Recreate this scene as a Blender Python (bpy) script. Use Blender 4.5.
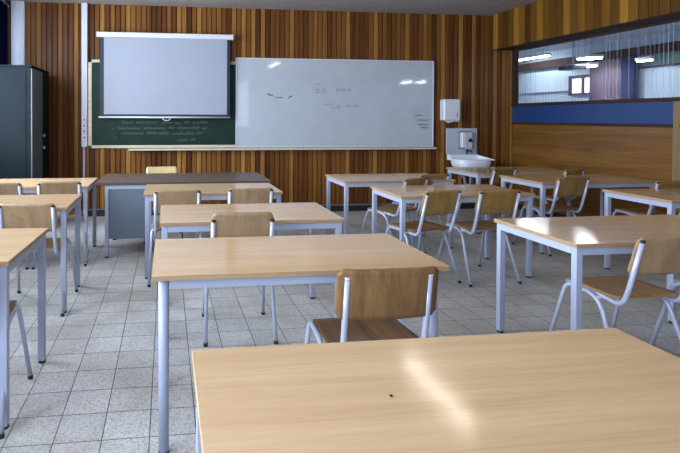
import bpy, bmesh, math, random
from mathutils import Vector, Matrix
random.seed(7)
S = bpy.context.scene
for o in list(bpy.data.objects): bpy.data.objects.remove(o)
C = S.collection
PI = math.pi

# ------------------------------------------------------------------ camera
H = 1.3633
yaw, pitch, roll = .120119, .011377, .0030588
cyw, syw, cp, sp, cr, sr = math.cos(yaw), math.sin(yaw), math.cos(pitch), math.sin(pitch), math.cos(roll), math.sin(roll)
fw = Vector((syw*cp, cyw*cp, -sp)); rt = Vector((cyw, -syw, 0)); up = rt.cross(fw)
r2 = cr*rt + sr*up; u2 = -sr*rt + cr*up
cd = bpy.data.cameras.new('camera'); cam = bpy.data.objects.new('camera', cd); C.objects.link(cam)
cam.matrix_world = Matrix(((r2.x, u2.x, -fw.x, 0), (r2.y, u2.y, -fw.y, 0), (r2.z, u2.z, -fw.z, H), (0, 0, 0, 1)))
cd.sensor_width = 36; cd.lens = 498.38/680*36
cd.shift_x = (340-226.7)/680; cd.shift_y = -(226.5-122.94)/680
cd.clip_start = .05
S.camera = cam

# ------------------------------------------------------------------ exposure, sky, daylight
S.view_settings.view_transform = 'Standard'; S.view_settings.look = 'None'
S.view_settings.exposure = -0.1; S.view_settings.gamma = 1; S.view_settings.use_curve_mapping = False
SKY = 1.0; DAY = 250; LAMP = 15.0; LAMP_BEYOND = 55.0; REAR = 40
w = bpy.data.worlds.new('sky'); S.world = w; w.use_nodes = True
bg = w.node_tree.nodes['Background']; bg.inputs[0].default_value = (.62, .74, 1, 1); bg.inputs[1].default_value = SKY

def area(name, loc, rot, sx, sy, power, col):
    l = bpy.data.lights.new(name, 'AREA'); l.shape = 'RECTANGLE'; l.size = sx; l.size_y = sy; l.energy = power; l.color = col
    o = bpy.data.objects.new(name, l); C.objects.link(o); o.location = loc; o.rotation_euler = rot
    return o
# daylight falling in through the windows of the left wall (light faces +X); those beyond the first are unseen guesses
WINS = [(4.35, 6.62), (1.75, 4.05), (-.85, 1.45), (-3.4, -1.15)]
for i, (a, b) in enumerate(WINS):
    area('window_daylight', (-2.42, (a+b)/2, 1.85), (0, -PI/2, 0) if i else (0, -PI/2, math.radians(24)), 1.75, b-a, DAY*(1.0 if i else 1.35), (.82, .89, 1))
# light through an unseen rear window, added to match the room's light
area('window_daylight', (1.2, -4.35, 1.85), (PI/2, 0, 0), 3.6, 1.7, REAR, (.86, .9, 1))

# ------------------------------------------------------------------ materials
def M(name): 
    m = bpy.data.materials.new(name); m.use_nodes = True
    return m, m.node_tree.nodes, m.node_tree.links, m.node_tree.nodes['Principled BSDF']
def plain(name, col, rough=.5, metal=0, spec=.5, bump=0, bscale=200, var=0, coat=0):
    m, n, l, b = M(name)
    b.inputs['Roughness'].default_value = rough; b.inputs['Metallic'].default_value = metal
    b.inputs['Specular IOR Level'].default_value = spec; b.inputs['Base Color'].default_value = (*col, 1)
    b.inputs['Coat Weight'].default_value = coat; b.inputs['Coat Roughness'].default_value = .12
    tc = n.new('ShaderNodeTexCoord')
    ns = n.new('ShaderNodeTexNoise'); ns.inputs['Scale'].default_value = bscale if bump else 6; ns.inputs['Detail'].default_value = 3
    l.new(tc.outputs['Object'], ns.inputs['Vector'])
    mx = n.new('ShaderNodeMixRGB'); mx.blend_type = 'MULTIPLY'; mx.inputs[0].default_value = 1
    rp = n.new('ShaderNodeValToRGB'); v = var or .03
    rp.color_ramp.elements[0].color = (1-v,)*3+(1,); rp.color_ramp.elements[1].color = (1,)*4
    rp.color_ramp.elements[0].position = .3; rp.color_ramp.elements[1].position = .7
    l.new(ns.outputs['Fac'], rp.inputs[0]); mx.inputs[1].default_value = (*col, 1); l.new(rp.outputs[0], mx.inputs[2]); l.new(mx.outputs[0], b.inputs['Base Color'])
    if bump:
        bp = n.new('ShaderNodeBump'); bp.inputs['Strength'].default_value = bump; bp.inputs['Distance'].default_value = .002
        l.new(ns.outputs['Fac'], bp.inputs['Height']); l.new(bp.outputs[0], b.inputs['Normal'])
    return m
def wood(name, dark, light, axis, rough=.4, scale=1.0, spec=.5, pershift=0.0, waves=0.5, coat=0):
    """grain running along axis (0,1,2)"""
    m, n, l, b = M(name)
    tc = n.new('ShaderNodeTexCoord'); oi = n.new('ShaderNodeObjectInfo')
    add = n.new('ShaderNodeVectorMath'); add.operation = 'ADD'
    sc = n.new('ShaderNodeVectorMath'); sc.operation = 'SCALE'; sc.inputs[3].default_value = 7.3
    cb = n.new('ShaderNodeCombineXYZ')
    for k in range(3): l.new(oi.outputs['Random'], cb.inputs[k])
    l.new(cb.outputs[0], sc.inputs[0]); l.new(tc.outputs['Object'], add.inputs[0]); l.new(sc.outputs[0], add.inputs[1])
    mp = n.new('ShaderNodeMapping'); s = [22*scale]*3; s[axis] = 1.1*scale; mp.inputs['Scale'].default_value = s
    l.new(add.outputs[0], mp.inputs[0])
    n1 = n.new('ShaderNodeTexNoise'); n1.inputs['Scale'].default_value = 1; n1.inputs['Detail'].default_value = 6; n1.inputs['Roughness'].default_value = .65; n1.inputs['Distortion'].default_value = waves
    l.new(mp.outputs[0], n1.inputs['Vector'])
    mp2 = n.new('ShaderNodeMapping'); s = [160*scale]*3; s[axis] = 5*scale; mp2.inputs['Scale'].default_value = s; l.new(add.outputs[0], mp2.inputs[0])
    n2 = n.new('ShaderNodeTexNoise'); n2.inputs['Scale'].default_value = 1; n2.inputs['Detail'].default_value = 2; l.new(mp2.outputs[0], n2.inputs['Vector'])
    ma = n.new('ShaderNodeMath'); ma.operation = 'MULTIPLY_ADD'; ma.inputs[1].default_value = .3; l.new(n2.outputs['Fac'], ma.inputs[0])
    mb = n.new('ShaderNodeMath'); mb.operation = 'MULTIPLY'; mb.inputs[1].default_value = .7; l.new(n1.outputs['Fac'], mb.inputs[0]); l.new(mb.outputs[0], ma.inputs[2])
    rp = n.new('ShaderNodeValToRGB'); rp.color_ramp.elements[0].position = .34; rp.color_ramp.elements[1].position = .64
    rp.color_ramp.elements[0].color = (*dark, 1); rp.color_ramp.elements[1].color = (*light, 1); l.new(ma.outputs[0], rp.inputs[0])
    hs = n.new('ShaderNodeHueSaturation'); mv = n.new('ShaderNodeMath'); mv.operation = 'MULTIPLY_ADD'; mv.inputs[1].default_value = pershift*2; mv.inputs[2].default_value = 1-pershift
    l.new(oi.outputs['Random'], mv.inputs[0]); l.new(mv.outputs[0], hs.inputs['Value']); l.new(rp.outputs[0], hs.inputs['Color'])
    l.new(hs.outputs[0], b.inputs['Base Color'])
    b.inputs['Roughness'].default_value = rough; b.inputs['Specular IOR Level'].default_value = spec
    b.inputs['Coat Weight'].default_value = coat; b.inputs['Coat Roughness'].default_value = .15
    return m

m_top = wood('beech_laminate', (.45, .30, .16), (.555, .39, .228), 0, rough=.13, scale=.8, spec=.5, waves=.3)
m_edge = wood('beech_edge', (.30, .185, .095), (.42, .27, .145), 0, rough=.4)
m_steel = plain('lavender_grey_painted_steel', (.36, .40, .52), .38, 0, .5)
m_chrome = plain('pale_tube_steel', (.44, .48, .60), .3, .15, .6)
m_black = plain('black_rubber', (.012, .012, .014), .6)
m_white = plain('white_enamel', (.62, .64, .69), .3)
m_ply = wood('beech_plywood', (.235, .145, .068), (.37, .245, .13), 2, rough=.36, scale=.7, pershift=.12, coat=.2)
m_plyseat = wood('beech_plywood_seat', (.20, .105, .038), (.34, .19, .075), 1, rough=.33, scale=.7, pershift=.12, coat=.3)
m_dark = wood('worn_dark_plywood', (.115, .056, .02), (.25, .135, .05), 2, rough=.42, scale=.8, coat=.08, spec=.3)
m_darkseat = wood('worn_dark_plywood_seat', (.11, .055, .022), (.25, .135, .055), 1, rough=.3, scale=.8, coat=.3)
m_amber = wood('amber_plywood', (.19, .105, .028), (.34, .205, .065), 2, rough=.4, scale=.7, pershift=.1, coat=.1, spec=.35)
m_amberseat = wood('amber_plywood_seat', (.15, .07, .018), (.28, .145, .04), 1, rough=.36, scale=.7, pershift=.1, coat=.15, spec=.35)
m_yply = wood('yellow_plywood', (.42, .31, .13), (.56, .43, .20), 0, rough=.4)
m_desk = wood('dark_brown_laminate', (.06, .037, .026), (.10, .065, .046), 0, rough=.38)
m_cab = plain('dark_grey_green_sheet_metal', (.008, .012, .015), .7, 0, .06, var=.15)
m_cabdoor = plain('lit_sheet_metal_door', (.075, .092, .10), .5, 0, .3, var=.1)  # near door only: sheen on the room side put into a lighter grey
m_ped = plain('blue_grey_sheet_metal', (.12, .155, .19), .4)
m_screen = plain('projection_cloth', (.30, .335, .40), .75)
m_green = plain('green_chalkboard', (.009, .032, .021), .6, spec=.2, var=.35)
m_navy = plain('navy_border', (.008, .014, .032), .6)
m_wb = plain('whiteboard_enamel', (.43, .475, .52), .05, spec=.9, var=.06)
m_cream = wood('cream_painted_wood', (.45, .41, .30), (.58, .53, .40), 0, rough=.5)
m_chalk = plain('chalk_line', (.09, .13, .115), .9)
m_ink = plain('faded_marker', (.20, .24, .29), .8)
m_ink2 = plain('dark_marker', (.12, .14, .20), .8)
m_blackink = plain('black_felt_pen', (.02, .015, .012), .7)
m_ceiling = plain('ceiling_board', (.33, .30, .29), .85, var=.12)
m_plaster = plain('white_plaster', (.50, .54, .62), .75)
m_frame = wood('dark_timber', (.022, .011, .008), (.055, .026, .017), 1, rough=.7, spec=.2)
m_post = wood('light_timber', (.16, .095, .045), (.24, .15, .075), 2, rough=.45)
m_panel = wood('honey_wall_panel', (.085, .034, .007), (.20, .092, .017), 1, rough=.33, scale=.45, waves=1.2)
m_blue = plain('blue_panel', (.012, .043, .145), .4, var=.12)
m_curtain = plain('navy_curtain', (.006, .008, .030), 1, spec=0, var=.3)
m_bluewhite = plain('white_plastic', (.52, .54, .62), .4)
m_dull = plain('socket_grey', (.18, .19, .24), .5)
m_ceramic = plain('white_ceramic', (.74, .77, .82), .12)
m_projector = plain('dark_projector_plastic', (.03, .035, .05), .4)
m_farwall = plain('pale_far_wall', (.44, .52, .58), .8)
m_farceil = plain('grey_far_ceiling', (.55, .60, .70), .85)
m_purple = plain('plum_door_paint', (.075, .045, .07), .5)
m_fargreen = plain('far_green_board', (.02, .075, .065), .5)
m_farblue = plain('indigo_curtain', (.014, .016, .07), .9)
m_pink = plain('lilac_pipe_paint', (.42, .36, .50), .4)

def emit(name, col, s):
    m, n, l, b = M(name); b.inputs['Base Color'].default_value = (.8, .8, .8, 1)
    b.inputs['Emission Color'].default_value = (*col, 1); b.inputs['Emission Strength'].default_value = s
    return m
m_lamp = emit('lamp_diffuser', (1, .90, .76), LAMP)
m_lamp2 = emit('far_lamp_diffuser', (.93, .97, 1), LAMP_BEYOND)
m_daywin = emit('bright_window_sky', (.75, .84, 1), 1.6)

def glass(name, ribs=False):
    m, n, l, b = M(name); n.remove(b)
    out = n['Material Output']
    tr = n.new('ShaderNodeBsdfTransparent'); tr.inputs[0].default_value = (.93, .96, 1, 1)
    gl = n.new('ShaderNodeBsdfGlossy'); gl.inputs['Roughness'].default_value = .02
    fr = n.new('ShaderNodeFresnel'); fr.inputs[0].default_value = 1.45
    ge = n.new('ShaderNodeNewGeometry'); iv = n.new('ShaderNodeMath'); iv.operation = 'SUBTRACT'; iv.inputs[0].default_value = 1; l.new(ge.outputs['Backfacing'], iv.inputs[1])
    fm = n.new('ShaderNodeMath'); fm.operation = 'MULTIPLY'; l.new(fr.outputs[0], fm.inputs[0]); l.new(iv.outputs[0], fm.inputs[1])   # reflect on the outer face only
    mx = n.new('ShaderNodeMixShader'); l.new(fm.outputs[0], mx.inputs[0]); l.new(tr.outputs[0], mx.inputs[1]); l.new(gl.outputs[0], mx.inputs[2])
    last = mx
    if ribs:      # thin pale vertical lines cast in the pane
        tc = n.new('ShaderNodeTexCoord'); sx = n.new('ShaderNodeSeparateXYZ'); l.new(tc.outputs['Object'], sx.inputs[0])
        a = n.new('ShaderNodeMath'); a.operation = 'MULTIPLY'; a.inputs[1].default_value = 1/.05; l.new(sx.outputs['Y'], a.inputs[0])
        f = n.new('ShaderNodeMath'); f.operation = 'FRACT'; l.new(a.outputs[0], f.inputs[0])
        c = n.new('ShaderNodeMath'); c.operation = 'LESS_THAN'; c.inputs[1].default_value = .16; l.new(f.outputs[0], c.inputs[0])
        fl = n.new('ShaderNodeMath'); fl.operation = 'FLOOR'; l.new(a.outputs[0], fl.inputs[0])
        wn = n.new('ShaderNodeTexWhiteNoise'); wn.noise_dimensions = '1D'; l.new(fl.outputs[0], wn.inputs['W'])
        k = n.new('ShaderNodeMath'); k.operation = 'MULTIPLY'; l.new(c.outputs[0], k.inputs[0]); l.new(wn.outputs['Value'], k.inputs[1])
        k2 = n.new('ShaderNodeMath'); k2.operation = 'MULTIPLY'; k2.inputs[1].default_value = .3; l.new(k.outputs[0], k2.inputs[0])
        d = n.new('ShaderNodeBsdfDiffuse'); d.inputs[0].default_value = (.5, .55, .7, 1)
        m2 = n.new('ShaderNodeMixShader'); l.new(k2.outputs[0], m2.inputs[0]); l.new(mx.outputs[0], m2.inputs[1]); l.new(d.outputs[0], m2.inputs[2]); last = m2
    l.new(last.outputs[0], out.inputs['Surface'])
    return m
m_glass = glass('window_glass'); m_rib = glass('wired_glass', True)

def board_mat(name, axis, pitch, stops, rough=.42):
    """stained boards: each board its own tone, grain along Z"""
    m, n, l, b = M(name)
    tc = n.new('ShaderNodeTexCoord'); sx = n.new('ShaderNodeSeparateXYZ'); l.new(tc.outputs['Object'], sx.inputs[0])
    a = n.new('ShaderNodeMath'); a.operation = 'MULTIPLY'; a.inputs[1].default_value = 1/pitch; l.new(sx.outputs[axis], a.inputs[0])
    fl = n.new('ShaderNodeMath'); fl.operation = 'FLOOR'; l.new(a.outputs[0], fl.inputs[0])
    wn = n.new('ShaderNodeTexWhiteNoise'); wn.noise_dimensions = '1D'; l.new(fl.outputs[0], wn.inputs['W'])
    mp = n.new('ShaderNodeMapping'); mp.inputs['Scale'].default_value = (45, 45, 1.3); l.new(tc.outputs['Object'], mp.inputs[0])
    vv = n.new('ShaderNodeVectorMath'); vv.operation = 'ADD'; cb = n.new('ShaderNodeCombineXYZ')
    z = n.new('ShaderNodeMath'); z.operation = 'MULTIPLY'; z.inputs[1].default_value = 37; l.new(wn.outputs['Value'], z.inputs[0]); l.new(z.outputs[0], cb.inputs[2])
    l.new(mp.outputs[0], vv.inputs[0]); l.new(cb.outputs[0], vv.inputs[1])
    ns = n.new('ShaderNodeTexNoise'); ns.inputs['Scale'].default_value = 1; ns.inputs['Detail'].default_value = 5; ns.inputs['Distortion'].default_value = .6; l.new(vv.outputs[0], ns.inputs['Vector'])
    ad = n.new('ShaderNodeMath'); ad.operation = 'MULTIPLY_ADD'; ad.inputs[1].default_value = .55; l.new(wn.outputs['Value'], ad.inputs[0])
    h = n.new('ShaderNodeMath'); h.operation = 'MULTIPLY'; h.inputs[1].default_value = .45; l.new(ns.outputs['Fac'], h.inputs[0]); l.new(h.outputs[0], ad.inputs[2])
    rp = n.new('ShaderNodeValToRGB'); e = rp.color_ramp.elements
    e[0].position = stops[0][0]; e[0].color = (*stops[0][1], 1); e[1].position = stops[-1][0]; e[1].color = (*stops[-1][1], 1)
    for p, c in stops[1:-1]: q = e.new(p); q.color = (*c, 1)
    l.new(ad.outputs[0], rp.inputs[0]); l.new(rp.outputs[0], b.inputs['Base Color'])
    b.inputs['Roughness'].default_value = rough; b.inputs['Specular IOR Level'].default_value = .15
    return m
stops = [(.12, (.040, .012, .003)), (.36, (.120, .043, .010)), (.6, (.20, .082, .018)), (.9, (.44, .22, .056))]
m_boards = board_mat('stained_pine_boards', 'X', .07, stops)
stops2 = [(.12, (.035, .014, .003)), (.5, (.13, .056, .008)), (.88, (.35, .17, .022))]
m_boards2 = board_mat('stained_fascia_boards', 'Y', .11, stops2)

def floor_mat():
    m, n, l, b = M('terrazzo_tiles')
    tc = n.new('ShaderNodeTexCoord'); mp = n.new('ShaderNodeMapping')
    mp.inputs['Location'].default_value = (3.34867*.2, -.665286*.2, 0)   # puts joints on the photographed grid
    l.new(tc.outputs['Object'], mp.inputs[0])
    br = n.new('ShaderNodeTexBrick'); br.offset = 0; br.squash = 1
    br.inputs['Scale'].default_value = 1; br.inputs['Brick Width'].default_value = .2; br.inputs['Row Height'].default_value = .2
    br.inputs['Mortar Size'].default_value = .0026; br.inputs['Mortar Smooth'].default_value = .3; br.inputs['Bias'].default_value = 0
    br.inputs['Color1'].default_value = (.46, .465, .46, 1); br.inputs['Color2'].default_value = (.56, .565, .56, 1); br.inputs['Mortar'].default_value = (.065, .065, .07, 1)
    l.new(mp.outputs[0], br.inputs['Vector'])
    vo = n.new('ShaderNodeTexVoronoi'); vo.inputs['Scale'].default_value = 160; l.new(tc.outputs['Object'], vo.inputs['Vector'])
    rp = n.new('ShaderNodeValToRGB'); rp.color_ramp.elements[0].color = (.58, .58, .60, 1); rp.color_ramp.elements[1].color = (1.1, 1.1, 1.08, 1); rp.color_ramp.elements[1].position = .6
    sp_ = n.new('ShaderNodeSeparateColor'); l.new(vo.outputs['Color'], sp_.inputs[0]); l.new(sp_.outputs[0], rp.inputs[0])
    mx = n.new('ShaderNodeMixRGB'); mx.blend_type = 'MULTIPLY'; mx.inputs[0].default_value = .85; l.new(br.outputs['Color'], mx.inputs[1]); l.new(rp.outputs[0], mx.inputs[2])
    ns = n.new('ShaderNodeTexNoise'); ns.inputs['Scale'].default_value = 2.2; ns.inputs['Detail'].default_value = 5; l.new(tc.outputs['Object'], ns.inputs['Vector'])
    r3 = n.new('ShaderNodeValToRGB'); r3.color_ramp.elements[0].position = .35; r3.color_ramp.elements[0].color = (.80, .77, .72, 1); r3.color_ramp.elements[1].position = .6; r3.color_ramp.elements[1].color = (1, 1, 1, 1)
    l.new(ns.outputs['Fac'], r3.inputs[0])
    m2 = n.new('ShaderNodeMixRGB'); m2.blend_type = 'MULTIPLY'; m2.inputs[0].default_value = 1; l.new(mx.outputs[0], m2.inputs[1]); l.new(r3.outputs[0], m2.inputs[2])
    l.new(m2.outputs[0], b.inputs['Base Color']); b.inputs['Roughness'].default_value = .38; b.inputs['Specular IOR Level'].default_value = .4
    bp = n.new('ShaderNodeBump'); bp.inputs['Strength'].default_value = .3; bp.inputs['Distance'].default_value = .002; bp.invert = True
    l.new(br.outputs['Fac'], bp.inputs['Height']); l.new(bp.outputs[0], b.inputs['Normal'])
    return m
m_floor = floor_mat()

# ------------------------------------------------------------------ mesh helpers
def box(bm, x0, x1, y0, y1, z0, z1, bev=0, seg=2, mat=0):
    v = [bm.verts.new(p) for p in ((x0,y0,z0),(x1,y0,z0),(x1,y1,z0),(x0,y1,z0),(x0,y0,z1),(x1,y0,z1),(x1,y1,z1),(x0,y1,z1))]
    fs = [bm.faces.new([v[i] for i in f]) for f in ((3,2,1,0),(4,5,6,7),(0,1,5,4),(1,2,6,5),(2,3,7,6),(3,0,4,7))]
    for f in fs: f.material_index = mat
    if bev:
        es = list({e for f in fs for e in f.edges})
        r = bmesh.ops.bevel(bm, geom=es, offset=bev, segments=seg, profile=.5, affect='EDGES', material=-1)
    return fs
def smooth_path(pts, r, n=6):
    """round the corners of a polyline with radius r[i]"""
    P = [Vector(p) for p in pts]; out = [P[0]]
    for i in range(1, len(P)-1):
        a, b, c = P[i-1], P[i], P[i+1]; rr = r[i] if isinstance(r, (list, tuple)) else r
        d1 = min(rr, (a-b).length*.49); d2 = min(rr, (c-b).length*.49)
        s = b+(a-b).normalized()*d1; e = b+(c-b).normalized()*d2
        for k in range(n+1):
            t = k/n; out.append(s*(1-t)**2 + b*2*t*(1-t) + e*t*t)
    out.append(P[-1]); return out
def tube(bm, pts, r, seg=10, cap=True):
    P = [Vector(p) for p in pts]; rings = []
    up_ = None
    for i, p in enumerate(P):
        t = (P[min(i+1, len(P)-1)]-P[max(i-1, 0)]).normalized()
        if up_ is None:
            up_ = Vector((1, 0, 0)) if abs(t.x) < .8 else Vector((0, 1, 0))
        up_ = (up_-t*up_.dot(t)).normalized(); s = t.cross(up_)
        rr = r[i] if isinstance(r, (list, tuple)) else r
        rings.append([bm.verts.new(p+(up_*math.cos(a)+s*math.sin(a))*rr) for a in [2*PI*k/seg for k in range(seg)]])
    for a, b in zip(rings, rings[1:]):
        for k in range(seg):
            f = bm.faces.new((a[k], a[(k+1) % seg], b[(k+1) % seg], b[k])); f.smooth = True
    if cap: bm.faces.new(rings[0][::-1]); bm.faces.new(rings[-1])
def cyl(bm, p0, p1, r, seg=16): tube(bm, [p0, p1], r, seg)
def mk(name, fn, mats, parent=None, loc=None, smooth=False):
    bm = bmesh.new(); fn(bm)
    bmesh.ops.recalc_face_normals(bm, faces=bm.faces)
    me = bpy.data.meshes.new(name); bm.to_mesh(me); bm.free()
    for m in (mats if isinstance(mats, (list, tuple)) else [mats]): me.materials.append(m)
    if smooth:
        for p in me.polygons: p.use_smooth = True
    o = bpy.data.objects.new(name, me); C.objects.link(o)
    if parent: o.parent = parent
    if loc: o.location = loc
    return o
def empty(name, loc, rz=0, label=None, cat=None, group=None):
    o = bpy.data.objects.new(name, None); C.objects.link(o); o.location = loc; o.rotation_euler = (0, 0, rz); o.empty_display_size = .1
    return tag(o, label, cat, group)
def tag(o, label=None, cat=None, group=None):
    if label: o['label'] = label
    if cat: o['category'] = cat
    if group: o['group'] = group
    return o
def struct(name, fn, mats, label=None, parent=None):
    o = mk(name, fn, mats, parent)
    if not parent: o['kind'] = 'structure'
    if label: o['label'] = label
    return o
def bx(*a, **k): return lambda bm: box(bm, *a, **k)
def clone(root):
    c = root.copy(); C.objects.link(c)
    for ch in root.children:
        d = ch.copy(); C.objects.link(d); d.parent = c
        for g in ch.children:
            e = g.copy(); C.objects.link(e); e.parent = d
    return c

# ------------------------------------------------------------------ the room
XL, XR, YB, YF, ZC = -2.12, 5.22, -4.1, 7.0, 2.905
struct('floor', bx(XL-.1, XR+.05, YB-.1, YF+.1, -.1, 0), m_floor)
def ceil(bm):
    box(bm, XL-.1, XR+.05, YB-.1, YF+.1, ZC+.012, ZC+.1)
    x = XL
    while x < 4.84:                                  # square ceiling boards with thin joints
        y = YB
        while y < YF:
            box(bm, x+.002, min(x+.6, 4.84)-.002, y+.002, min(y+.6, YF)-.002, ZC, ZC+.014); y += .6
        x += .6
struct('ceiling', ceil, m_ceiling)
def wfront(bm):
    box(bm, XL-.1, XR+.05, YF+.022, YF+.12, 0, ZC+.02)
    x = -31*.07
    while x < XR:
        x0, x1 = max(x, XL)+.0065, min(x+.07, XR)-.0065
        if x1-x0 > .01:
            box(bm, x0, x1, YF, YF+.024, .0, ZC+.01, .0025, 1)
        x += .07
struct('wall_front', wfront, m_boards)
def wleft(bm):
    ys = [YB-.1]+[v for a, b in sorted(WINS) for v in (a, b)]+[YF+.1]
    for i in range(0, len(ys), 2): box(bm, XL-.2, XL, ys[i], ys[i+1], 0, ZC)
    for a, b in WINS:
        box(bm, XL-.2, XL, a, b, 0, .95); box(bm, XL-.2, XL, a, b, 2.72, ZC)
struct('wall_left', wleft, m_plaster)
for i, (a, b) in enumerate(WINS):
    def wf(bm, a=a, b=b):
        for y0, y1 in ((a, a+.07), (b-.07, b), ((a+b)/2-.04, (a+b)/2+.04)): box(bm, XL-.14, XL-.02, y0, y1, .95, 2.72)
        box(bm, XL-.14, XL-.02, a, b, .95, 1.02); box(bm, XL-.14, XL-.02, a, b, 2.65, 2.72)
    f = struct('window_%d' % (i+1), wf, m_frame)
    mk('pane', bx(XL-.085, XL-.08, a+.05, b-.05, 1.0, 2.67), m_glass, f)
def wback(bm):
    box(bm, XL-.1, -.7, YB-.15, YB, 0, ZC); box(bm, 3.1, XR+.05, YB-.15, YB, 0, ZC)
    box(bm, -.7, 3.1, YB-.15, YB, 0, .95); box(bm, -.7, 3.1, YB-.15, YB, 2.75, ZC)
struct('wall_back', wback, m_plaster)
def wbf(bm):
    for x in (-.7, .53, 1.77, 3.02): box(bm, x, x+.08, YB-.12, YB-.03, .95, 2.75)
    box(bm, -.7, 3.1, YB-.12, YB-.03, .95, 1.02); box(bm, -.7, 3.1, YB-.12, YB-.03, 2.68, 2.75)
f = struct('window_5', wbf, m_frame); mk('pane', bx(-.66, 3.06, YB-.08, YB-.075, 1.0, 2.7), m_glass, f)  # rear window, out of view, added for its light

# right wall: wood panel below, blue strip, long glazed opening
struct('wall_right', lambda bm: (box(bm, XR, XR+.05, YB, 4.50, 0, 1.27), box(bm, XR, XR+.05, 4.58, YF, 0, 1.27)), m_panel)
struct('trim_1', lambda bm: (box(bm, XR-.02, XR+.05, 4.58, YF, 1.27, 1.305, .004, 1), box(bm, XR-.02, XR+.05, YB, 4.50, 1.27, 1.305, .004, 1)), m_frame)
struct('wall_blue_strip', lambda bm: (box(bm, XR, XR+.04, 4.58, YF, 1.305, 1.545), box(bm, XR, XR+.04, YB, 4.50, 1.305, 1.545)), m_blue)
struct('trim_2', bx(XR-.03, XR+.06, YB, YF, 1.545, 1.585, .004, 1), m_frame)
struct('trim_3', lambda bm: (box(bm, XR-.005, XR+.06, 4.50, 4.58, 0, 1.545, .003, 1)), m_post)
def wr(bm):
    box(bm, XR-.02, XR+.06, YF-.05, YF, 1.585, 2.40)
    box(bm, XR-.02, XR+.06, YB, YF, 2.37, 2.44)
    for y in (1.2, -1.6): box(bm, XR-.02, XR+.06, y, y+.06, 1.585, 2.40)
f = struct('window_6', wr, m_frame); mk('pane', bx(XR+.015, XR+.02, YB, YF-.04, 1.585, 2.38), m_rib, f)
def fas(bm):
    box(bm, 4.858, 4.9, YB, YF, 2.40, ZC+.02)
    y = -37*.11
    while y < YF:
        box(bm, 4.84, 4.86, max(y, YB)+.003, min(y+.11, YF)-.003, 2.385, ZC+.01, .002, 1); y += .11
struct('wall_fascia', fas, m_boards2)
struct('trim_4', bx(4.862, XR+.06, YB, YF, 2.39, 2.41), m_frame)
struct('wall_above_glass', bx(XR+.0, XR+.06, YB, YF, 2.44, ZC), m_frame)
struct('baseboard_front', bx(-1.89, XR, YF-.02, YF, 0, .085, .003, 1), m_black)
struct('trim_5', bx(-1.89, XR, YF-.024, YF, .085, .10, .003, 1), m_dull)
struct('baseboard_right', bx(XR-.015, XR, YB, YF-.02, 0, .09), m_frame)
def corner(bm):
    box(bm, -2.055, -1.882, 6.93, YF, 0, ZC, .006, 2)
struct('wall_corner_column', corner, m_plaster)
struct('trim_8', bx(XL, -2.057, 6.90, YF, 0, ZC, .004, 1), m_frame)
# curtain beside the left window
def curtain(bm):
    n = 60; a = []; b = []
    for i in range(n+1):
        y = 5.95+.72*i/n; x = -2.03+.022*math.sin(i*1.05)+.006*math.sin(i*.37)
        a.append((x, y)); 
    vs = [[bm.verts.new((x, y, z)) for x, y in a] for z in (.85, 1.8, 2.78)]
    for r0, r1 in zip(vs, vs[1:]):
        for i in range(n): f = bm.faces.new((r0[i], r0[i+1], r1[i+1], r1[i])); f.smooth = True
cu = mk('curtain', curtain, m_curtain); so = cu.modifiers.new('thickness', 'SOLIDIFY'); so.thickness = .004
tag(cu, 'dark navy curtain hanging at the left window above the grey cabinet', 'curtain')
cr_ = mk('curtain_rail', lambda bm: cyl(bm, (-2.03, 1.6, 2.79), (-2.03, 6.75, 2.79), .012), m_chrome); tag(cr_, 'curtain rail along the top of the left windows', 'curtain rail')

# ------------------------------------------------------------------ room beyond the glass
struct('floor_beyond', bx(XR+.06, 9.6, -8, 15, -.1, -.01), m_floor)
struct('ceiling_beyond', bx(XR+.06, 9.6, -8, 15, 3.02, 3.1), m_farceil)
struct('wall_beyond', bx(9.5, 9.6, -8, 15, -.01, 3.02), m_farwall)
struct('wall_beyond_front', bx(XR+.06, 9.6, 14.9, 15, -.01, 3.02), m_farwall)
struct('wall_beyond_back', bx(XR+.06, 9.6, -8.1, -8, -.01, 3.02), m_farwall)
struct('trim_6', bx(9.38, 9.5, -8, 14.9, 2.62, 2.80), m_frame)
struct('trim_7', bx(9.46, 9.5, 9.35, 14.9, 2.02, 2.05), m_bluewhite)
struct('door_1', bx(9.40, 9.5, 9.30, 10.12, -.01, 2.62), m_purple, 'plum coloured door leaf seen through the glazing')
fw_ = struct('window_7', lambda bm: (box(bm, 9.44, 9.5, 10.16, 10.75, 1.9, 2.36), box(bm, 9.42, 9.5, 10.30, 10.36, 1.9, 2.36)), m_purple)
mk('pane', lambda bm: (box(bm, 9.425, 9.44, 10.13, 10.27, 1.95, 2.28), box(bm, 9.425, 9.44, 10.38, 10.62, 1.95, 2.28)), m_daywin, fw_)
t = empty('green_board', (9.44, 8.4, 1.9), 0, 'green board high on the pale wall seen through the right glazing', 'board')
mk('panel', bx(-.02, .05, -1.0, .55, .50, .72), m_fargreen, t)
mk('frame', bx(-.03, .05, -1.02, .57, .47, .50), m_frame, t)
cu2 = mk('curtain', bx(9.3, 9.42, 8.95, 9.28, 1.2, 2.62, .03, 2), m_farblue); tag(cu2, 'indigo curtain beside the plum door in the room behind the glass', 'curtain')
t = empty('projector', (8.3, 9.35, 2.36), 0, 'dark projector hung from the ceiling of the room behind the glass', 'projector')
mk('body', bx(-.16, .16, -.2, .2, 0, .09, .015, 2), m_projector, t)
mk('bracket', lambda bm: cyl(bm, (0, 0, .09), (0, 0, .66), .008), m_projector, t)
mk('lens', lambda bm: cyl(bm, (-.17, .08, .045), (-.15, .08, .045), .03), m_black, t)

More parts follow.
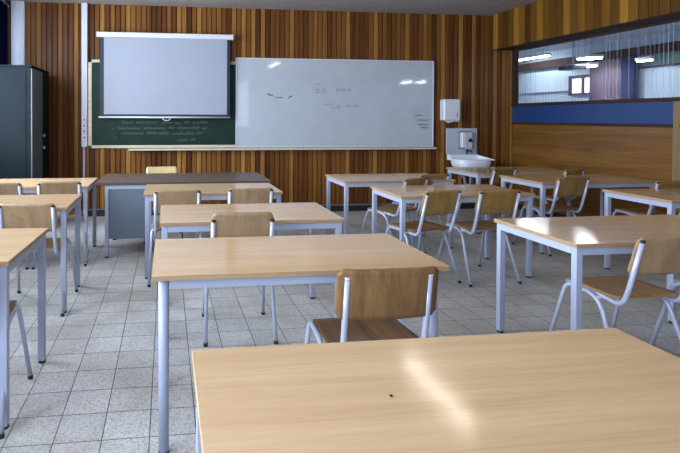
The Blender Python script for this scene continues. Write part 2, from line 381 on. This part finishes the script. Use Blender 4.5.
def lamp(x, y, z, L, W, mat, label, group, rods=0.0, rz=0):
    t = empty('fluorescent_lamp', (x, y, z), rz, label, 'lamp', group)
    mk('housing', bx(-W/2, W/2, -L/2, L/2, .02, .08, .008, 1), m_white, t)
    mk('diffuser', bx(-W/2+.02, W/2-.02, -L/2+.02, L/2-.02, 0, .022, .004, 1), mat, t)
    if rods:
        for s in (-1, 1): mk('hanging_rod', lambda bm, s=s: cyl(bm, (0, s*L*.35, .08), (0, s*L*.35, rods), .006, 8), m_chrome, t)
    return t
for x, y, lab in ((2.72, 4.75, 'above the table behind the two side by side chairs'), (2.72, 2.3, 'added out of view above the right table with the patch of light'), (3.0, .1, 'behind the camera on the right'),
                  (-.1, 4.0, 'added out of view above the middle column of tables'), (-.1, 1.6, 'added out of view above the left aisle near the camera'), (-.1, -.8, 'added behind the camera on the left')):
    lamp(x, y, ZC-.08, 1.25, .14, m_lamp, 'white fluorescent ceiling lamp '+lab, 'classroom ceiling lamps')  # first and third explain seen reflections; the rest are added to light the room
for (x, y, z, L, W, lab) in ((9.0, 11.45, 2.84, 1.2, .15, 'bright fluorescent lamp nearest the left end of the right glazing'), (8.9, 9.78, 2.46, .6, .26, 'lower of two bright lamps one above the other, behind the glass beside the projector'),
                       (8.47, 9.12, 2.56, .34, .34, 'upper of two bright lamps one above the other, behind the glass beside the projector'), (9.0, 8.45, 2.45, .32, .1, 'bright lamp behind the glass, right of the indigo curtain'),
                       (8.0, -2.0, 2.55, .6, .16, 'left one of two lamps at the rear of the room behind the glass'), (8.46, -1.9, 2.55, .45, .16, 'right one of two lamps at the rear of the room behind the glass'),
                       (7.6, 3.4, 2.80, 1.5, .2, 'unseen fluorescent lamp added to brighten the room behind the glass')):
    lamp(x, y, z, L, W, m_lamp2, lab, None, 3.02-z)  # the last one stands out of view, added to brighten the far room

# ------------------------------------------------------------------ boards on the front wall
YS = 6.985
def stroke(bm, pts, y, wdt):
    """flat ribbon along a polyline of (x, z) on a wall facing -Y, 1 mm proud"""
    for (x0, z0), (x1, z1) in zip(pts, pts[1:]):
        d = Vector((x1-x0, z1-z0));
        if d.length < 1e-6: continue
        d.normalize(); nx, nz = -d.y*wdt/2, d.x*wdt/2; ex, ez = d.x*wdt*.3, d.y*wdt*.3
        vs = [bm.verts.new(p) for p in ((x0-ex+nx, y, z0-ez+nz), (x1+ex+nx, y, z1+ez+nz), (x1+ex-nx, y, z1+ez-nz), (x0-ex-nx, y, z0-ez-nz))]
        bm.faces.new(vs)
def scrawl(x0, x1, z, h, rnd, step=.016):
    """cursive word: loops with some ascenders"""
    pts = []; x = x0; k = 0
    while x < x1:
        a = h*(1.9 if rnd.random() < .16 else 1)
        pts += [(x, z), (x+step*.35, z+a*.9), (x+step*.75, z+a*.55), (x+step*.6, z+.1*h)]; x += step*(.9+.4*rnd.random()); k += 1
    return pts
t = empty('chalkboard', (0, 0, 0), 0, 'dark green chalkboard in a cream frame behind the projection screen', 'chalkboard')
mk('board_surface', bx(-1.01, .965, 6.965, 6.99, .955, 2.12), m_green, t)
def cbf(bm):
    box(bm, -1.06, -1.01, 6.955, 6.998, .935, 2.145, .003, 1); box(bm, -1.06, .965, 6.955, 6.998, 2.105, 2.145, .003, 1); box(bm, -1.06, .965, 6.955, 6.998, .935, .975, .003, 1)
mk('frame', cbf, m_cream, t)
rnd = random.Random(3)
for (xa, xb, z) in ((-.60, .58, 1.275), (-.66, .56, 1.20), (-.62, .50, 1.125), (.15, .40, 1.03)):
    x = xa
    while x < xb:
        L = rnd.choice((.08, .14, .22, .30)); pts = scrawl(x, min(x+L, xb), z+rnd.uniform(-.006, .006), .026, rnd)
        mk('chalk_writing', lambda bm: stroke(bm, pts, 6.9635, .004), m_chalk, t); x += L+.045
for x, z in ((-.75, 1.20), (-.72, 1.10)): mk('chalk_writing', lambda bm: stroke(bm, [(x, z), (x+.04, z)], 6.9635, .005), m_chalk, t)
t = empty('whiteboard', (0, 0, 0), 0, 'wide white marker board with faded writing on the panelled front wall', 'whiteboard')
mk('board_surface', bx(.985, 3.91, 6.962, 6.985, .955, 2.19), m_wb, t)
def wbfr(bm):
    box(bm, .967, .985, 6.955, 6.998, .95, 2.20, .002, 1); box(bm, 3.91, 3.925, 6.955, 6.998, .95, 2.20, .002, 1)
    box(bm, .967, 3.925, 6.955, 6.998, 2.19, 2.205, .002, 1); box(bm, .967, 3.925, 6.955, 6.998, .935, .955, .002, 1)
mk('frame', wbfr, m_bluewhite, t)
def wx(px, py):     # photograph pixel on the whiteboard, measured once, to metres on the board
    return .96+(px-235)*(3.93-.96)/(433-235), 2.2-(py-60)*(2.2-.93)/(87.3)
def marks(k):
    out = []
    W = lambda *p: out.append([wx(*q) for q in p])
    # "En" and a faint word beside it
    W((312.5, 84.5), (318, 84.2)); W((314, 88), (313.5, 92.5), (318, 93)); W((314, 90), (317, 90)); W((319.5, 93), (320, 89.5), (321.5, 89), (322, 93.5))
    for a, b, z, s in ((333, 350, 91.5, 2.2),):
        W((333.5, 92), (333.5, 88.6), (335.2, 90.8), (337, 88.6), (337, 92)); W((338.5, 90), (340, 91.8), (342, 90), (340.5, 88.6), (338.5, 90)); W((344, 91.8), (344.2, 88.5)); W((346, 90), (348, 90), (347, 88.6), (345.8, 90.5), (347.5, 91.8))
    # an arrow dash, then "La" and a word
    W((321.5, 104.6), (327.5, 104.6)); W((329.5, 101.5), (331, 102.6)); W((329, 104), (329, 108), (332.5, 108.3)); W((334, 107.8), (335, 105.6), (337, 105.8), (336.8, 108.2), (334, 107.8))
    W((343, 107), (344, 105.2), (345.5, 107), (347, 105.2), (348.5, 107)); W((350, 106.8), (351.5, 104.8), (353, 107), (354.2, 105), (355.6, 107.2))
    sel = {0: out[:4], 1: out[4:8], 2: out[8:9], 3: out[9:12], 4: out[12:]}[k]
    return lambda bm: [stroke(bm, p, 6.9605, .009) for p in sel]
for k in range(5): mk('faded_writing', marks(k), m_ink, t)
for wd, p in ((.022, ((266, 94.6), (268, 95.5), (270.5, 96))), (.013, ((273.5, 97.6), (276, 98.2), (280.5, 98))), (.018, ((286.5, 98.2), (288, 97), (289.5, 96.6)))):
    mk('dark_writing', lambda bm: stroke(bm, [wx(*q) for q in p], 6.9605, wd), m_ink2, t)
for (a, b, z) in ((413.5, 419.5, 115.4), (416, 428.5, 120.3), (417, 427.5, 124.8), (419.5, 427.5, 128)):
    pts = []; x = a
    while x < b: pts += [wx(x, z), wx(x+.35, z-1.1), wx(x+.8, z-.2)]; x += 1.2
    mk('dark_writing', lambda bm: stroke(bm, pts, 6.9605, .006), m_ink2, t)
for px in (242, 258, 295, 337, 380, 428):
    for py in (62, 144.5):
        x, z = wx(px, py); mk('screw', lambda bm: cyl(bm, (x, 6.9625, z), (x, 6.959, z), .006, 8), m_dull, t)
tr = mk('marker_tray', lambda bm: (box(bm, -.515, 3.93, 6.88, 6.998, .905, .918, .002, 1), box(bm, -.515, 3.93, 6.875, 6.885, .905, .933, .002, 1)), m_cream)
tag(tr, 'long cream wooden ledge under the chalkboard and the whiteboard', 'ledge')
for x, L, lab in ((.02, .12, 'left dark marker pen lying on the ledge under the chalkboard'), (.50, .14, 'right dark marker pen lying on the ledge under the chalkboard')):
    p = empty('marker_pen', (x, 6.93, .926), 0, lab, 'marker', 'markers on the board ledge')
    mk('barrel', lambda bm, L=L: cyl(bm, (0, 0, 0), (L*.7, 0, 0), .0078, 10), m_dull, p); mk('cap', lambda bm, L=L: cyl(bm, (L*.7, 0, 0), (L, 0, 0), .0079, 10), m_black, p)
# pull-down screen
t = empty('projection_screen', (0, 0, 0), 0, 'white pull-down projection screen hanging in front of the chalkboard', 'projection screen')
mk('housing', bx(-.925, .905, 6.83, 6.93, 2.435, 2.505, .012, 3), m_white, t)
mk('end_cap', bx(-.935, -.923, 6.825, 6.935, 2.43, 2.51, .005, 2), m_bluewhite, t); mk('end_cap', bx(.903, .915, 6.825, 6.935, 2.43, 2.51, .005, 2), m_bluewhite, t)
for x in (-.84, .80): mk('wall_bracket', bx(x-.02, x+.02, 6.93, 6.997, 2.44, 2.50), m_dull, t)
mk('screen_border', bx(-.895, .875, 6.879, 6.881, 1.37, 2.44), m_navy, t)
mk('screen_cloth', bx(-.84, .832, 6.877, 6.8795, 1.40, 2.44), m_screen, t)
mk('bottom_bar', lambda bm: tube(bm, [(-.91, 6.88, 1.36), (.885, 6.88, 1.36)], .012, 12), m_white, t)
mk('pull_handle', lambda bm: tube(bm, [(-.04+.04, 6.868, 1.345)] and [(-.055, 6.868, 1.352), (-.045, 6.862, 1.33), (-.02, 6.86, 1.318), (.02, 6.86, 1.318), (.045, 6.862, 1.33), (.055, 6.868, 1.352)], .006, 8), m_white, t)
# conduit with sockets and pipe
t = empty('cable_duct', (0, 0, 0), 0, 'white vertical cable duct with sockets left of the chalkboard', 'cable duct')
mk('duct', bx(-1.145, -1.068, 6.94, 7.0, .955, ZC, .004, 2), m_bluewhite, t)
for z in (1.325, 1.245, 1.165, 1.085):
    s = mk('socket', bx(-1.135, -1.078, 6.930, 6.942, z-.03, z+.03, .003, 1), m_white, t)
    mk('socket_hole', lambda bm, z=z: cyl(bm, (-1.107, 6.9295, z), (-1.107, 6.933, z), .016, 14), m_dull, s)
for z in (2.55, 2.2, 1.85, 1.6): mk('joint', bx(-1.147, -1.066, 6.938, 6.945, z, z+.004), m_bluewhite, t)
mk('lower_pipe', lambda bm: tube(bm, [(-1.115, 6.97, .96), (-1.115, 6.97, .04)], .017, 12), m_pink, t)

# ------------------------------------------------------------------ towel and soap dispensers, sink
t = empty('paper_towel_dispenser', (4.19, 6.93, 1.335), 0, 'white paper towel dispenser on the wall right of the whiteboard', 'dispenser')
mk('body', bx(-.155, .105, -.07, .065, -.012, .305, .022, 3), m_white, t)
mk('window_slot', bx(.045, .055, -.073, -.068, .035, .10, .002, 1), m_black, t)
def paper(bm):
    pts = [(-.12, -.015), (-.07, -.045), (-.02, -.028), (.03, -.02), (.08, -.03), (.11, -.008)]
    a = [bm.verts.new((x, -.04, z)) for x, z in pts]; b = [bm.verts.new((x, .0, z+.002)) for x, z in pts]
    c = [bm.verts.new((x, -.03, .01)) for x, z in pts]
    for i in range(len(pts)-1): bm.faces.new((a[i], a[i+1], b[i+1], b[i])); bm.faces.new((a[i], a[i+1], c[i+1], c[i]))
mk('paper_towel', paper, m_white, t)
m_splash = plain('pale_grey_splashback', (.42, .46, .52), .35)
sp_ = mk('splashback', bx(4.145, 4.63, 6.975, 6.998, .82, 1.21, .003, 1), m_splash); tag(sp_, 'pale grey splashback panel on the wall above the washbasin', 'splashback')
t = empty('soap_dispenser', (4.43, 6.943, .915), 0, 'small white soap dispenser with a dark window above the washbasin', 'dispenser')
mk('body', bx(-.095, .085, -.06, .03, 0, .24, .03, 4), m_bluewhite, t)
mk('back_plate', bx(-.11, .10, .005, .03, -.01, .255, .01, 2), m_dull, t)
mk('cover', bx(-.095, -.02, -.066, -.03, .01, .235, .012, 3), m_white, t)
mk('window_mark', lambda bm: bm.faces.new([bm.verts.new(p) for p in ((.0, -.062, .09), (.07, -.062, .09), (.065, -.062, .125), (.035, -.062, .16), (.005, -.062, .125))]), m_black, t)
mk('push_bar', bx(-.05, .05, -.075, -.05, -.012, .02, .006, 2), m_chrome, t)
t = empty('washbasin', (4.375, 6.735, .71), 0, 'white ceramic washbasin on the front wall below the soap dispenser', 'washbasin')
def basin(bm):
    rings = []
    prof = [(.78, -.075, 0), (.94, -.05, 0), (1.0, .01, 0), (1.0, .06, 0), (.93, .065, 0), (.80, .05, 1), (.62, -.06, 1), (.25, -.09, 1)]
    N = 32
    for s, z, inner in prof:
        ring = []
        for k in range(N):
            a = 2*PI*k/N; ex = 3.2
            cx_ = math.copysign(abs(math.cos(a))**(2/ex), math.cos(a)); sy_ = math.copysign(abs(math.sin(a))**(2/ex), math.sin(a))
            ring.append(bm.verts.new((.255*s*cx_, .20*s*sy_-(.02 if inner else 0), z)))
        rings.append(ring)
    for a, b in zip(rings, rings[1:]):
        for k in range(N): f = bm.faces.new((a[k], a[(k+1) % N], b[(k+1) % N], b[k])); f.smooth = True
    bm.faces.new(rings[0][::-1]); bm.faces.new(rings[-1])
    box(bm, -.235, .22, .15, .235, .03, .115, .01, 2)
    # raised right rim sloping to the wall
    vs = [bm.verts.new(p) for p in ((.22, .235, .115), (.262, -.16, .064), (.245, -.16, .064), (.20, .235, .115), (.22, .235, .05), (.262, -.16, .05), (.245, -.16, .05), (.20, .235, .05))]
    for f in ((0,1,2,3),(4,7,6,5),(0,4,5,1),(1,5,6,2),(2,6,7,3),(3,7,4,0)): bm.faces.new([vs[i] for i in f])
mk('basin', basin, m_ceramic, t)
def tap(bm):
    tube(bm, smooth_path([(.06, .19, .11), (.06, .19, .17), (.06, .08, .165), (.06, .07, .13)], .03, 5), .012, 10)
    cyl(bm, (.06, .19, .155), (.06, .19, .185), .02, 12)
mk('tap', tap, plain('dark_chrome_tap', (.10, .10, .13), .2, .8), t)
mk('waste_pipe', lambda bm: tube(bm, smooth_path([(0, 0, -.09), (0, 0, -.33), (0, .14, -.33), (0, .14, -.22), (0, .24, -.22)], .05, 4), .02, 10), m_dull, t)

# ------------------------------------------------------------------ grey cabinet in the corner
t = empty('metal_cabinet', (-1.825, 6.40, -.0), 0, 'tall dark grey metal cabinet in the left front corner', 'cabinet')
mk('body', bx(-.16, .27, -.43, .40, .06, 1.935, .006, 1), m_cab, t)
mk('top', bx(-.165, .285, -.44, .41, 1.935, 1.957, .004, 1), m_cab, t)
mk('plinth', bx(-.15, .25, -.42, .39, 0, .06), m_black, t)
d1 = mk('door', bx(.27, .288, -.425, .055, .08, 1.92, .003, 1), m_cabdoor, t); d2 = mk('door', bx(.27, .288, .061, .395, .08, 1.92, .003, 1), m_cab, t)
for z in (.98, 1.13):
    h = mk('handle', lambda bm, z=z: (cyl(bm, (.288, .02, z), (.318, .02, z), .010, 12), cyl(bm, (.312, .02, z), (.325, .02, z), .02, 12)), m_chrome, d1)
mk('door', bx(-.13, .22, -.436, -.428, .12, 1.90, .003, 1), m_cab, t)

# ------------------------------------------------------------------ tables
ZT = .72
def table(x0, y0, label, w=1.30, d=.65, rnd_leg=False, rz=0, ZT=.72):
    """x0,y0 = front left corner"""
    t = empty('school_table', (x0+w/2, y0+d/2, 0), rz, label, 'table', 'school tables in rows')
    a, b = w/2, d/2
    def top(bm):
        fs = box(bm, -a, a, -b, b, ZT-.022, ZT, .0015, 1)
        bm.normal_update()
        for f in bm.faces:
            if abs(f.normal.z) < .6: f.material_index = 1
    mk('tabletop', top, [m_top, m_edge], t)
    q = .012 if not rnd_leg else .026; s = .036 if not rnd_leg else .042
    def apron(bm):
        for y in (-b+q, b-q-.022): box(bm, -a+q+s, a-q-s, y, y+.022, ZT-.062, ZT-.0225)
        for x in (-a+q, a-q-.022): box(bm, x, x+.022, -b+q+s, b-q-s, ZT-.062, ZT-.0225)
    mk('apron', apron, m_steel, t)
    for i in (-1, 1):
        for j in (-1, 1):
            cx, cy = i*(a-q-s/2), j*(b-q-s/2)
            if rnd_leg: lg = mk('leg', lambda bm: tube(bm, [(cx, cy, .012), (cx, cy, ZT-.0225)], .0215, 20), m_steel, t)
            else: lg = mk('leg', bx(cx-s/2, cx+s/2, cy-s/2, cy+s/2, .012, ZT-.0225, .003, 2), m_steel, t)
            mk('foot', lambda bm: cyl(bm, (cx, cy, 0), (cx, cy, .014), s/2+.001, 16), m_black, lg)
    return t
table(.07, .722, 'nearest light beech table, cropped by the bottom edge of the picture', w=1.30)
table(-.0565, 1.976, 'light beech table with round legs, behind the dark-backed chair', rnd_leg=True, w=1.247, d=.60, ZT=.737)
table(-.04, 3.05, 'light beech table in the middle column, third from the front of the picture', w=1.165, d=.62)
table(-.19, 4.215, 'light beech table right in front of the dark brown teacher desk', w=1.19, d=.6)
table(2.084, 2.31, 'right-hand beech table with a square patch of reflected light')
table(1.91, 3.88, 'beech table behind two chairs, right of the middle column', w=1.2, d=.62)
table(1.79, 4.86, 'farthest beech table of the column under the whiteboard, beside the panelled wall', w=1.2, d=.62)
table(3.93, 3.45, 'beech table at the right picture edge below the blue wall strip', w=1.26, d=.63)
table(3.73, 4.56, 'beech table with one chair before it, near the wood-panelled right wall')
table(3.62, 5.44, 'small-looking far beech table in front of the washbasin', w=1.24, d=.66)
table(-1.965, 2.258, 'nearest beech table at the left picture edge', ZT=.74, rz=-.03)
table(-1.978, 3.537, 'second beech table from the front at the left picture edge', d=.60, ZT=.74)
table(-2.02, 4.75, 'third beech table at the left, nearest the grey cabinet', d=.64)

# teacher desk
t = empty('teacher_desk', (.22, 5.27, 0), 0, 'long dark brown desk with a blue-grey metal pedestal, before the chalkboard', 'desk')
mk('desktop', bx(-.895, .82, -.38, .40, .705, .73, .003, 1), m_desk, t)
mk('pedestal', bx(-.774, -.40, -.355, .25, .18, .69, .004, 1), m_ped, t)
def dfr(bm):
    box(bm, -.81, .80, -.36, -.335, .665, .705); box(bm, -.81, .80, .35, .375, .665, .705); box(bm, -.81, -.785, -.335, .35, .665, .705); box(bm, .775, .80, -.335, .35, .665, .705)
mk('frame', dfr, m_steel, t)
for x in (-.81, .765):
    for y in (-.365, .34):
        lg = mk('leg', bx(x, x+.035, y, y+.035, .012, .665, .003, 1), m_steel, t); mk('foot', bx(x, x+.036, y, y+.036, 0, .014), m_black, lg)

# ------------------------------------------------------------------ chairs
def curved_panel(bm, w, z0, z1, y, bow, th, rc, lean):
    """bent plywood back: rounded rectangle in X-Z, bowed in Y, tilted by lean"""
    NX, NZ = 22, 10
    def pos(u, v, off):
        x = (u-.5)*w; hz = (z1-z0); z = z0+v*hz
        # rounded corners: pull the vertical extent in near the ends
        ed = max(0, abs(x)-(w/2-rc)); k = (rc-math.sqrt(max(0, rc*rc-ed*ed)))
        z = z0+k + v*(hz-2*k)
        yy = y - bow*(1-(2*x/w)**2) - (z-z0)*lean + off
        return (x, yy, z)
    F = [[bm.verts.new(pos(i/NX, j/NZ, 0)) for i in range(NX+1)] for j in range(NZ+1)]
    B = [[bm.verts.new(pos(i/NX, j/NZ, th)) for i in range(NX+1)] for j in range(NZ+1)]
    for j in range(NZ):
        for i in range(NX):
            f = bm.faces.new((F[j][i], F[j][i+1], F[j+1][i+1], F[j+1][i])); f.smooth = True
            f = bm.faces.new((B[j][i], B[j+1][i], B[j+1][i+1], B[j][i+1])); f.smooth = True
    for i in range(NX):
        bm.faces.new((F[0][i], B[0][i], B[0][i+1], F[0][i+1])); bm.faces.new((F[NZ][i], F[NZ][i+1], B[NZ][i+1], B[NZ][i]))
    for j in range(NZ):
        bm.faces.new((F[j][0], F[j+1][0], B[j+1][0], B[j][0])); bm.faces.new((F[j][NX], B[j][NX], B[j+1][NX], F[j+1][NX]))
def seat(bm, wf, wr_, y0, y1, z, th, dish=.012):
    NX, NY = 16, 16
    def pos(i, j, top):
        u = i/NX*2-1; v = j/NY; y = y0+(y1-y0)*v; w_ = (wr_+(wf-wr_)*v)/2
        e = min(v, 1-v)*(y1-y0); rc = .05; k = rc-math.sqrt(max(0, rc*rc-max(0, rc-e)**2))
        x = u*(w_-k*.8)
        zz = z - dish*(1-u*u)*math.sin(PI*min(1, v*1.1)) - .018*max(0, (v-.8)/.2)**2 + .006*(1-v)*0
        return (x, y, zz+(0 if top else -th))
    T = [[bm.verts.new(pos(i, j, 1)) for i in range(NX+1)] for j in range(NY+1)]
    B = [[bm.verts.new(pos(i, j, 0)) for i in range(NX+1)] for j in range(NY+1)]
    for j in range(NY):
        for i in range(NX):
            f = bm.faces.new((T[j][i], T[j][i+1], T[j+1][i+1], T[j+1][i])); f.smooth = True
            f = bm.faces.new((B[j][i], B[j+1][i], B[j+1][i+1], B[j][i+1])); f.smooth = True
    for i in range(NX):
        bm.faces.new((T[0][i], B[0][i], B[0][i+1], T[0][i+1])); bm.faces.new((T[NY][i], T[NY][i+1], B[NY][i+1], B[NY][i]))
    for j in range(NY):
        bm.faces.new((T[j][0], T[j+1][0], B[j+1][0], B[j][0])); bm.faces.new((T[j][NX], B[j][NX], B[j+1][NX], T[j+1][NX]))
def make_chair(kind):
    t = empty('school_chair', (0, 0, 0), 0, 'x', 'chair', 'school chairs')
    A = kind == 'dark'; bw = .012 if A else 0; hz = .018 if A else 0; fx, ry = (.218, -.04) if kind in ('plain', 'amber') else (.205, 0)
    hx = .172 if not A else .165
    zc = .760 if not A else .752
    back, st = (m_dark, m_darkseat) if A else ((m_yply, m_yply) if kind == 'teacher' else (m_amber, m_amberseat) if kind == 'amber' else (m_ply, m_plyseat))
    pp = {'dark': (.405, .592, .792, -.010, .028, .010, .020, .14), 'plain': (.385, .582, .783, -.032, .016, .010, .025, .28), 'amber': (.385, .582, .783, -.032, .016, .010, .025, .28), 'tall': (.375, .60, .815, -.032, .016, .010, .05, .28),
          'teacher': (.35, .66, .775, -.050, .010, .010, .006, .28)}[kind]
    mk('backrest', lambda bm: curved_panel(bm, *pp), back, t)
    mk('seat', lambda bm: seat(bm, .36 if not A else .37, .39 if not A else .40, .02, .38, .452, .011), st, t)
    lean = .28 if not A else .20
    for s in (-1, 1):
        x = s*hx
        # back tube: front rail under the seat, tight bend, upright to the cap
        pts = smooth_path([(s*.165, .355, .432), (s*.165, .10, .418), (x, .015, .408), (x, -.02, .50) if not A else (x, .0, .50), (x, -.085 if not A else -.035, zc)], [0, .05, .055, .06, 0], 6)
        f = mk('back_frame', lambda bm: tube(bm, pts, .0125, 12), m_chrome, t)
        dv = (Vector(pts[-1])-Vector(pts[-2])).normalized()
        p0 = Vector(pts[-1]); mk('end_cap', lambda bm: tube(bm, [p0-dv*.002, p0+dv*.010], .0128, 12), m_black if not A else m_bluewhite, f)
        # leg tube: front foot, over under the seat, back to the rear foot, bowed outwards
        pl = smooth_path([(s*(fx+bw), .445, .012), (s*(.187+bw), .34, .428+hz), (s*(.200+bw), .12, .425+hz), (s*(fx+.007+bw), ry, .012)], [0, .05, .085, 0], 8)
        g = mk('leg_frame', lambda bm: tube(bm, pl, .0115, 12), m_chrome, t)
        for p in (pl[0], pl[-1]): mk('foot', lambda bm: cyl(bm, (p[0], p[1], 0), (p[0], p[1], .02), .0135, 12), m_black, g)
    mk('cross_bar', lambda bm: (tube(bm, [(-.19, .335, .418), (.19, .335, .418)], .009, 8), tube(bm, [(-.20, .13, .415), (.20, .13, .415)], .009, 8)), m_chrome, t)
    return t
protos = {}
def chair(x, y, deg, label, kind='plain'):
    if kind not in protos: t = protos[kind] = make_chair(kind)
    else: t = clone(protos[kind])
    t.location = (x, y, 0); t.rotation_euler = (0, 0, math.radians(deg)); t['label'] = label
    return t
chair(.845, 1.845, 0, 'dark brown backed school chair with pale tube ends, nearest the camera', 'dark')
chair(2.473, 2.255, 2, 'chair cropped at the right picture edge, back tube ending in a dark cap', 'plain')
chair(3.08, 2.18, 0, 'chair almost outside the picture at right, only seat corner and leg showing', 'plain')
chair(.445, 2.94, -2, 'beech school chair alone in the middle, behind the round-legged table', 'tall')
gr = chair(.085, 4.08, 2, 'beech chair with two scribbled loops on its backrest')
mg = None
chair(.69, 4.12, 0, 'beech chair right of the chair with scribbled loops')
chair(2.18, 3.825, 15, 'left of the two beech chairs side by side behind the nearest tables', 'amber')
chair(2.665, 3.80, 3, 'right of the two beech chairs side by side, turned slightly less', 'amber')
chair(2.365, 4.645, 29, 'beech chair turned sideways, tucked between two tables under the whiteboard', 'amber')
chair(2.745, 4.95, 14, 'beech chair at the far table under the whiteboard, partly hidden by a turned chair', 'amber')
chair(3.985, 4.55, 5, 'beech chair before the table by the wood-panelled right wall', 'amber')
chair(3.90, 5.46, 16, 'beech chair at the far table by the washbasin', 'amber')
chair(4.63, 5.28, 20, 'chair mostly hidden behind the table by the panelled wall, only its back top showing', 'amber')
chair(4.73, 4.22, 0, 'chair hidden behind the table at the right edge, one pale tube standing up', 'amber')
chair(-.928, 3.55, -2, 'beech chair at the left with its backrest cropped by the picture edge')
chair(-.92, 2.24, 0, 'nearest left chair, only its leg showing under the table')
chair(-1.46, 4.66, 0, 'far left beech chair of the pair before the grey cabinet')
chair(-.962, 4.68, 6, 'right chair of the far left pair, its backrest whole in view')
chair(-.05, 5.87, 183, 'yellowish chair behind the teacher desk facing the class', 'teacher')
# two loops scribbled on one backrest
def loops(bm):
    for cx, cz in ((-.045, .722), (.02, .724)):
        n = 14; pr = None
        for k in range(n+1):
            a = 2*PI*k/n; x = cx+.016*math.cos(a); z = cz+.014*math.sin(a)
            if pr: stroke(bm, [pr, (x, z)], 0, .006)
            pr = (x, z)
        stroke(bm, [(cx+.015, cz-.012), (cx+.022, cz+.024)], 0, .006)
    for v in bm.verts:
        v.co.y = -.032-.016*(1-(2*v.co.x/.385)**2)-(v.co.z-.600)*.28-.0012
mk('scribble', loops, m_blackink, gr)
cb = mk('speck', lambda bm: bmesh.ops.create_icosphere(bm, subdivisions=1, radius=.0042), m_blackink, None, (.515, 1.088, ZT+.003)); cb.scale = (1.1, 1, .75)  # stands for a small dark mark in the tabletop
tag(cb, 'tiny dark crumb on the nearest beech tabletop', 'speck')
